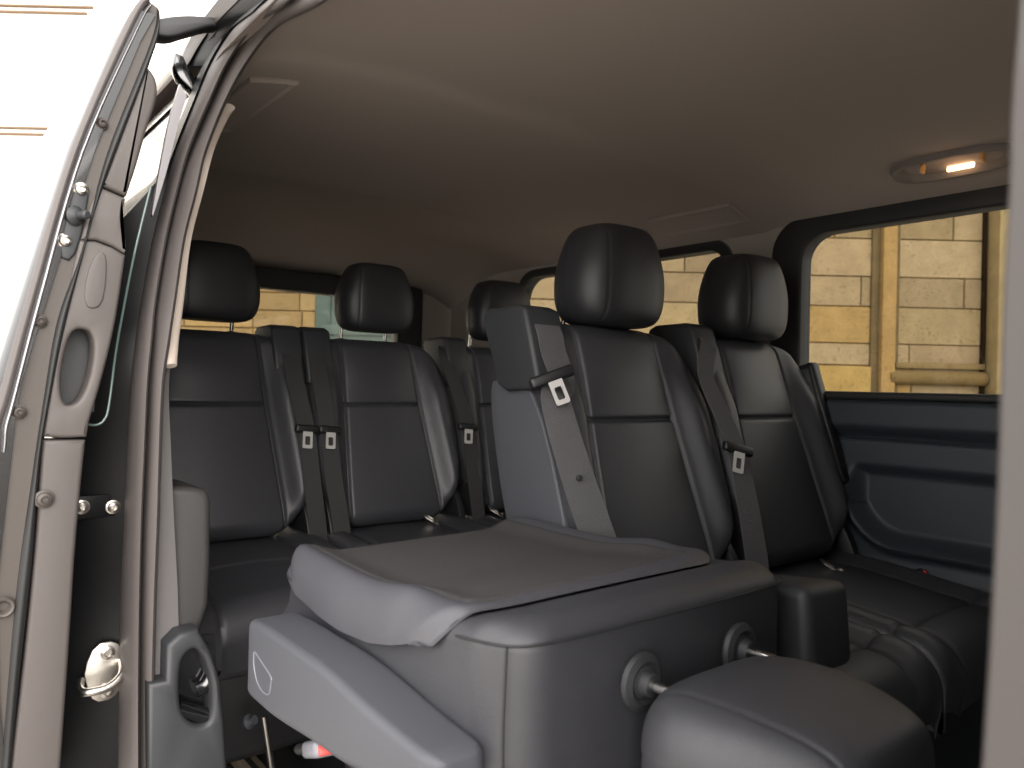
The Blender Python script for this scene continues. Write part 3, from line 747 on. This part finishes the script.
# seams, screws and the guide pin
for (u, v, r) in ((102, 124, .008), (81, 190, .010), (65, 241, .010), (40, 321, .009), (19, 412, .009), (44, 499, .012)):
    p = on(u, v, y=YD+(-.002 if v > 480 else .002)); bolt(None, p, r*.8, 'edge_metal' if v > 300 or v < 150 else 'steel', sd)
p = on(74, 216, y=YD); b = lathe_bm([(0, 0), (.013, 0), (.014, .004), (.010, .008), (.006, .010), (.006, .026), (.004, .028), (0, .028)], p-DO, Vector((.5, -1, 0)).to_track_quat('Z', 'Y').to_matrix(), 24)
from_bm('guide_pin', b, 'plastic', sd)
dplate('pin_bracket', [(74, 186), (91, 184), (84, 228), (73, 262), (58, 256), (66, 215)], .012, 'plastic', y=YD-.001, bev=.003, smooth=1)
p = on(3, 607, y=YD); b = lathe_bm([(.006, 0), (.013, 0), (.014, .003), (.012, .006), (.009, .005), (.006, 0)], p-DO, Vector((0, -1, 0)).to_track_quat('Z', 'Y').to_matrix(), 24)
from_bm('stop_socket', b, 'edge_metal', sd)
# window pane and inner lining of the door
bm = grid_bm([[(skin_x(z)+.028+dd, y, z) for (dd, y) in ((0, .80), (0, 1.90), (.045, 1.90), (.045, .80))] for z in (.36, .6, .8, .97)], True, True); shift(bm, DO)
from_bm('inner_lining', bm, 'plastic', sd)
bm = grid_bm([[(skin_x(z)+.055+dd, y, z) for (dd, y) in ((0, .79), (0, 1.86), (.005, 1.86), (.005, .79))] for z in (.93, 1.1, 1.3, 1.46)], True, True); shift(bm, DO)
tag(from_bm('window_pane', bm, 'glass_door', sd), 'glass pane seen edge-on')
pe = [on(u, v, y=.775) for u, v in [(151, 186), (141, 226), (131, 270), (117, 345), (109, 405), (104, 420), (96, 425), (86, 424)]]
b = tube_bm(smooth_path(pe, 6), .0018, 8, up=(0, -1, 0)); shift(b, DO); M['pane_edge'] = mat('green_glass_edge', (.07, .11, .10), .2); tag(from_bm('pane_edge', b, 'pane_edge', sd), 'greenish edge of the door window pane')
qs = swept_strip('quarter_strip', [(180, 84), (170, 118), (160, 168), (152, 214)], [(187, 96), (178, 126), (167, 170), (153, 216)], .80, .01, 'silver'); tag(qs, 'bright reflecting strip behind the cover')  # bright reflection of the jamb paint, put in as a silver strip
# roller arm from the door's top corner to the roof rail
arm = spx([(150, 24), (160, 18), (185, 15), (215, 17), (240, 24), (262, 34)])+spx([(262, 42), (238, 31), (215, 26), (190, 32), (172, 37), (156, 35), (150, 30)])
dplate('roller_arm', arm, .035, 'plastic_black', y=YD+.01, bev=.004)
# roof rail over the opening, dark, holding the roller track
RT = [(66, 181, 188, 214), (50, 187, 197, 224), (36, 194, 206, 234), (20, 205, 220, 250), (0, 221, 240, 276)]
rows = []
for v, a, b, c in RT:
    p, q, r_ = on_side(a, v, -.900), on_side(b, v, -.895), on_side(c, v, -.872); rows.append([p, q, r_, r_+Vector((.02, .06, .02)), p+Vector((.02, .06, .02))])
for dy, dz in ((-.15, .02), (-.4, .03), (-.85, .02)): rows.append([p+Vector((.006, dy, dz)) for p in rows[len(RT)-1]])
struct(from_bm('roof_rail', grid_bm(rows, True, True), 'paint_jamb'))
rows = [[r_[0]+Vector((-.004, -.004, 0)), r_[1]+Vector((-.002, -.006, 0)), r_[1]+Vector((0, .01, 0)), r_[0]+Vector((0, .01, 0))] for r_ in rows]
struct(from_bm('roof_rail_edge', grid_bm(rows, True, True), 'rail_brown'))
hg = [(176, 52), (184, 56), (190, 70), (200, 84), (206, 92), (200, 100), (190, 88), (180, 78), (174, 66)]
o = poly_prism_bm([(p.x, p.z) for p in (on(u, v, y=.86) for u, v in hg)], [], lambda a, b_, d: Vector((a, .86+d, b_)), .03, .004, 2)
o = from_bm('hinge_bracket', o, 'paint'); tag(o, 'small crumpled looking black bracket where jamb meets roof', 'bracket')
# front edge of the opening, close to the camera
fpx = [(1024, 60), (1019, 130), (1017, 200), (1011, 300), (1006, 480), (998, 640), (990, 768), (984, 880)]
fp = [on(u, v, x=-.862) for u, v in fpx]
fp = [Vector((-.79, -.378, 1.50)), Vector((-.825, -.374, 1.30)), Vector((-.855, -.370, 1.15))]+fp+[Vector((-.862, -.358, .5)), Vector((-.862, -.356, .02))]
rows = []
for p in smooth_path(fp, 5):
    rows.append([p+Vector(q) for q in ((-.018, -.004, 0), (-.008, .0, 0), (.012, -.002, 0), (.020, -.012, 0), (.020, -.085, 0), (-.020, -.085, 0))])
struct(from_bm('door_frame_front', grid_bm(rows, True, True), 'front_seal'))
# ------------------------------------------------------------------ ceiling fittings
cl = thing('ceiling_light', 'lit oval ceiling lamp with grab handle above the big side window', 'lamp', (.700, .258, head_z(.700, .258)-.004))
TILT = Matrix.Rotation(math.radians(17), 4, 'Y')
def oval(hx, hy, n=40, e=.7): return [(hx*sgnpow(math.cos(2*PI*k/n), e), hy*sgnpow(math.sin(2*PI*k/n), e)) for k in range(n)]
def ring_surf(loops):
    bm = grid_bm([[Vector((a, b_, z)) for a, b_ in oval(hx, hy)] for hx, hy, z in loops], True); bm.faces.new(bm.verts[-40:]); bm.transform(TILT); return bm
hs_ = from_bm('housing', ring_surf([(.050, .136, .03), (.050, .136, -.002), (.046, .130, -.012), (.040, .122, -.012), (.034, .108, -.004), (.030, .098, .012)]), 'lamp_housing', cl)
b = rbox_bm((.018, -.012, -.003), (.009, .058, .012), .003, 2); b.transform(TILT); tag(from_bm('lamp_lens', b, 'lens', cl), 'glowing lamp strip')
for yy in (.060, -.066):
    b = rbox_bm((-.008, yy, -.004), (.016, .010, .026), .004, 3); b.transform(TILT); tag(from_bm('hook', b, 'amber', cl), 'amber lit hook')
ld = bpy.data.lights.new('ceiling_lamp_glow', 'POINT'); ld.energy = .03; ld.color = (1, .6, .32); ld.shadow_soft_size = .015
lo = bpy.data.objects.new('ceiling_lamp_glow', ld); COL.objects.link(lo); lo.parent = cl; lo.location = (-.03, -.01, -.035)
def ceil_patch(name, x0, x1, y0, y1, label, matn='headliner'):
    c = Vector(((x0+x1)/2, (y0+y1)/2, head_z((x0+x1)/2, (y0+y1)/2)))
    root = thing(name, label, 'ceiling panel', tuple(c))
    def pt(a, b_, d): return Vector((x0+(x1-x0)*a, y0+(y1-y0)*b_, head_z(x0+(x1-x0)*a, y0+(y1-y0)*b_)-d))-c
    n = 16; g = [i/n for i in range(n+1)]
    fr = []
    lvl = [(0, -.01), (0, .004), (.03, .008), (.07, .006), (.10, .003)]
    loops = []
    for ins, d in lvl:
        L = []
        for a, b_ in [(t, 0) for t in g[:-1]]+[(1, t) for t in g[:-1]]+[(1-t, 1) for t in g[:-1]]+[(0, 1-t) for t in g[:-1]]:
            L.append(pt(ins*1.0+(1-2*ins)*a, ins*.5+(1-ins)*b_, d))
        loops.append(L)
    from_bm('frame', grid_bm(loops, True), matn, root)
    from_bm('cover', grid_bm([[pt(.1+.8*a, .05+.9*b_, .0035) for a in g] for b_ in g]), matn, root)
    return root
ceil_patch('ceiling_panel', .665, .765, .83, 1.14, 'flat panel set into the ceiling above the far quarter window')
ceil_patch('ceiling_panel', -.695, -.605, .86, 1.22, 'shaded panel set into the ceiling beside the top of the door opening', 'headliner')
gh = thing('grab_handle', 'small folded grab handle on the ceiling behind the tall headrest', 'handle', (.735, 1.28, head_z(.735, 1.28)))
b = tube_bm(smooth_path([(0, .09, .0), (-.012, .07, -.018), (-.016, 0, -.022), (-.012, -.07, -.018), (0, -.09, 0)], 6), .009, 10); from_bm('grip', b, 'headliner', gh)
for yy in (.085, -.085): from_bm('mount', rbox_bm((.004, yy, -.004), (.03, .03, .02), .006), 'headliner', gh)
# ------------------------------------------------------------------ floor rails and loose hardware
def rail(label, x, y0, y1):
    root = thing('floor_rail', label, 'rail', (x, (y0+y1)/2, 0), 'seat rails in the floor')
    L = y1-y0
    from_bm('track', rbox_bm((0, 0, .012), (.05, L, .024), .004), 'rail', root)
    from_bm('slot', rbox_bm((0, 0, .0255), (.014, L-.02, .003), .001), 'plastic_black', root)
rail('tan metal floor rail under the rear seat nearest the door', -.455, .55, 2.1)
rail('second tan floor rail, further in under the folded seat', -.30, .55, 2.1)
lv = thing('recline_lever', 'thin metal rod lever behind the armrest, near the floor', 'lever', tuple(on(270, 740, y=1.0)))
pA, pB = on(264, 716, y=1.0), on(275, 790, y=1.0); pB = pA+(pB-pA)*(pA.z/(pA.z-pB.z))
from_bm('rod', cyl_bm(pA-lv.location, pB-lv.location, .006), 'steel', lv)
from_bm('knob', lathe_bm([(0, 0), (.014, 0), (.015, .004), (.009, .007), (.009, .018), (.0, .018)], on(248, 722, y=1.05)-lv.location, Vector((.6, -1, .5)).to_track_quat('Z', 'Y').to_matrix(), 20), 'plastic_grey', lv)
# ------------------------------------------------------------------ outside: church wall, rear wall with green door, paving
def block_wall(name, frame, a0, a1, courses, tints, seed, joint=.004, lens=(.7, 1.7), depth=.02, fixed=None, splits=None):
    rnd = random.Random(seed); bm = bmesh.new(); lay = bm.loops.layers.color.new('stone_tint')
    def quad(p, c):
        f = bm.faces.new([bm.verts.new(q) for q in p])
        for l in f.loops: l[lay] = (*c, 1)
    quad([frame(a0, courses[0], depth), frame(a1, courses[0], depth), frame(a1, courses[-1], depth), frame(a0, courses[-1], depth)], (.38, .31, .21))
    for i, (b0, b1) in enumerate(zip(courses, courses[1:])):
        a = a0-rnd.random()*.5
        while a < a1:
            n = a+rnd.uniform(*lens)
            c = rnd.choice(tints); k = rnd.uniform(.94, 1.05); c = tuple(min(1, q*k) for q in c)
            A0, A1, B0, B1 = max(a, a0)+joint/2, min(n, a1)-joint/2, b0+joint/2, b1-joint/2
            if A1 > A0:
                e = .008; F = [(A0, B0), (A1, B0), (A1, B1), (A0, B1)]; I = [(A0+e, B0+e), (A1-e, B0+e), (A1-e, B1-e), (A0+e, B1-e)]
                dz = rnd.uniform(-.003, .003)
                quad([frame(x, y, dz) for x, y in I], c)
                for k2 in range(4):
                    l = (k2+1) % 4; quad([frame(*F[k2], depth), frame(*F[l], depth), frame(*I[l], dz), frame(*I[k2], dz)], c)
            a = n
    bmesh.ops.recalc_face_normals(bm, faces=bm.faces[:])
    me = bpy.data.meshes.new(name); bm.to_mesh(me); bm.free()
    o = link(name, me, 'stone', None, 20); return struct(o)
TINTS = [(.60, .53, .40), (.57, .50, .375), (.62, .55, .43), (.55, .485, .38), (.62, .515, .335), (.60, .53, .41)]
DW = 8.0
WN = Vector((math.sin(YAW), math.cos(YAW), 0)); WR = Vector((math.cos(YAW), -math.sin(YAW), 0)); W0 = Vector((CAM[0], CAM[1], 0))+WN*DW
def wf(a, b_, d=0): return W0+WR*a+WN*d+Vector((0, 0, b_))
def wab(u, v):
    q = _d+_R*(u-512)/F_PX-_U*(v-384)/F_PX; q = Vector(q); c = Vector(CAM)
    p = c+q*((W0-c).dot(WN)/q.dot(WN)); return (p-W0).dot(WR), p.z
def za(v, u=840): return wab(u, v)[1]
def aa(u, v=310): return wab(u, v)[0]
cs = [-.55, -.25, .05, .40, za(421), za(396), za(365), za(343), za(306), za(276), za(238), za(205), za(165)]
z = cs[-1]
while z < 6.5: z += .36; cs.append(z)
block_wall('wall_far', wf, aa(445), aa(1500), cs, TINTS, 5)
cs2 = [-.55+.19*i for i in range(60) if -.55+.19*i < za(236, 250)]
TB = [(.64, .54, .37), (.61, .51, .35), (.66, .57, .41), (.60, .51, .36)]
block_wall('wall_back', wf, aa(146), aa(316), cs2, TB, 9, lens=(.4, .9), joint=.003)
WQ = Matrix.Rotation(-YAW, 3, 'Z')
def wbox(a0, a1, z0, z1, d0, d1, bev=.01): return rbox_bm(wf((a0+a1)/2, (z0+z1)/2, (d0+d1)/2), (a1-a0, d1-d0, z1-z0), bev, 2, WQ)
def stone_solid(name, bm, tint):
    lay = bm.loops.layers.color.new('stone_tint')
    for f in bm.faces:
        for l in f.loops: l[lay] = (*tint, 1)
    return struct(from_bm(name, bm, 'stone'))
stone_solid('pilaster', wbox(aa(878), aa(892), -.5, 6, -.10, .04, .015), (.62, .51, .33))
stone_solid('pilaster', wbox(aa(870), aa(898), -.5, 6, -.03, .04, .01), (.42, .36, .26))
stone_solid('pilaster', wbox(aa(985), aa(1012), -.5, 6, -.22, .06, .02), (.62, .55, .40))
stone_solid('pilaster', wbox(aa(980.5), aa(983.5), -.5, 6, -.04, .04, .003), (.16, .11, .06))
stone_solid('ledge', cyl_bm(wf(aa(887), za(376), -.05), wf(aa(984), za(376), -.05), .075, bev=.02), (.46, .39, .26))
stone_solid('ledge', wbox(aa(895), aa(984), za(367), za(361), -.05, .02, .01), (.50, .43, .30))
stone_solid('plinth', wbox(aa(780), aa(870), -.5, za(366), -.06, .04, .012), (.62, .52, .32))
struct(from_bm('door_2', wbox(aa(1013), aa(1180), -.5, 3.6, -.10, .05), 'green'))
struct(from_bm('door_3', wbox(aa(316), aa(445), -.5, 6, -.03, .06), 'green'))
for u0, u1 in ((330, 331.5), (333, 346), (350, 368), (372, 374)):
    struct(from_bm('door_batten', wbox(aa(u0), aa(u1), .4+za(327, 350)*.0+za(327, 350)-.4, 3.2, -.055, .0, .006), 'green'))
struct(from_bm('door_rail', wbox(aa(322), aa(440), za(336, 380), za(326, 380), -.07, .0, .008), 'green'))
M['render'] = mat('pale_cream_render', (.80, .76, .70), .9, var=.03, vscale=2)  # overexposure of the stone wall put into a pale base colour
M['render_trim'] = mat('ochre_render_moulding', (.13, .085, .05), .9)
struct(from_bm('wall_upper_street', wbox(aa(146), aa(330), cs2[-1], 7, -.02, .1), 'render'))  # upper band added in the overexposed pale colour so the gap shows white
struct(from_bm('wall_left_street', wbox(aa(-1400), aa(146), -.5, 7, 0, .1), 'render'))
for v, u1 in ((10, 92), (131, 52)):
    for dv in (-.045, .02):
        a1, zz = wab(u1, v); struct(from_bm('moulding', wbox(aa(-200), a1+dv, zz+dv-.012, zz+dv+.014, -.03, .02, .006), 'render_trim'))
struct(from_bm('ground', rbox_bm((0, 2, -.55), (60, 60, .1), .01), 'ground'))
# ------------------------------------------------------------------ sky and exposure
w = bpy.data.worlds.new('overcast_sky'); S.world = w; w.use_nodes = True
bg = w.node_tree.nodes['Background']; bg.inputs[0].default_value = (1.0, .975, .95, 1); bg.inputs[1].default_value = 3.9
sl = bpy.data.lights.new('hazy_sun', 'SUN'); sl.energy = 6.0; sl.angle = math.radians(55); sl.color = (1, .95, .90)
so = bpy.data.objects.new('hazy_sun', sl); COL.objects.link(so); so.rotation_euler = Vector((.36, .85, -.28)).to_track_quat('-Z', 'Y').to_euler()
S.view_settings.view_transform = 'Standard'; S.view_settings.look = 'None'; S.view_settings.gamma = 1; S.view_settings.exposure = 0
S.view_settings.use_curve_mapping = False
S.cycles.max_bounces = 10; S.cycles.diffuse_bounces = 5; S.cycles.glossy_bounces = 4; S.cycles.transparent_max_bounces = 16
S.cycles.use_denoising = True
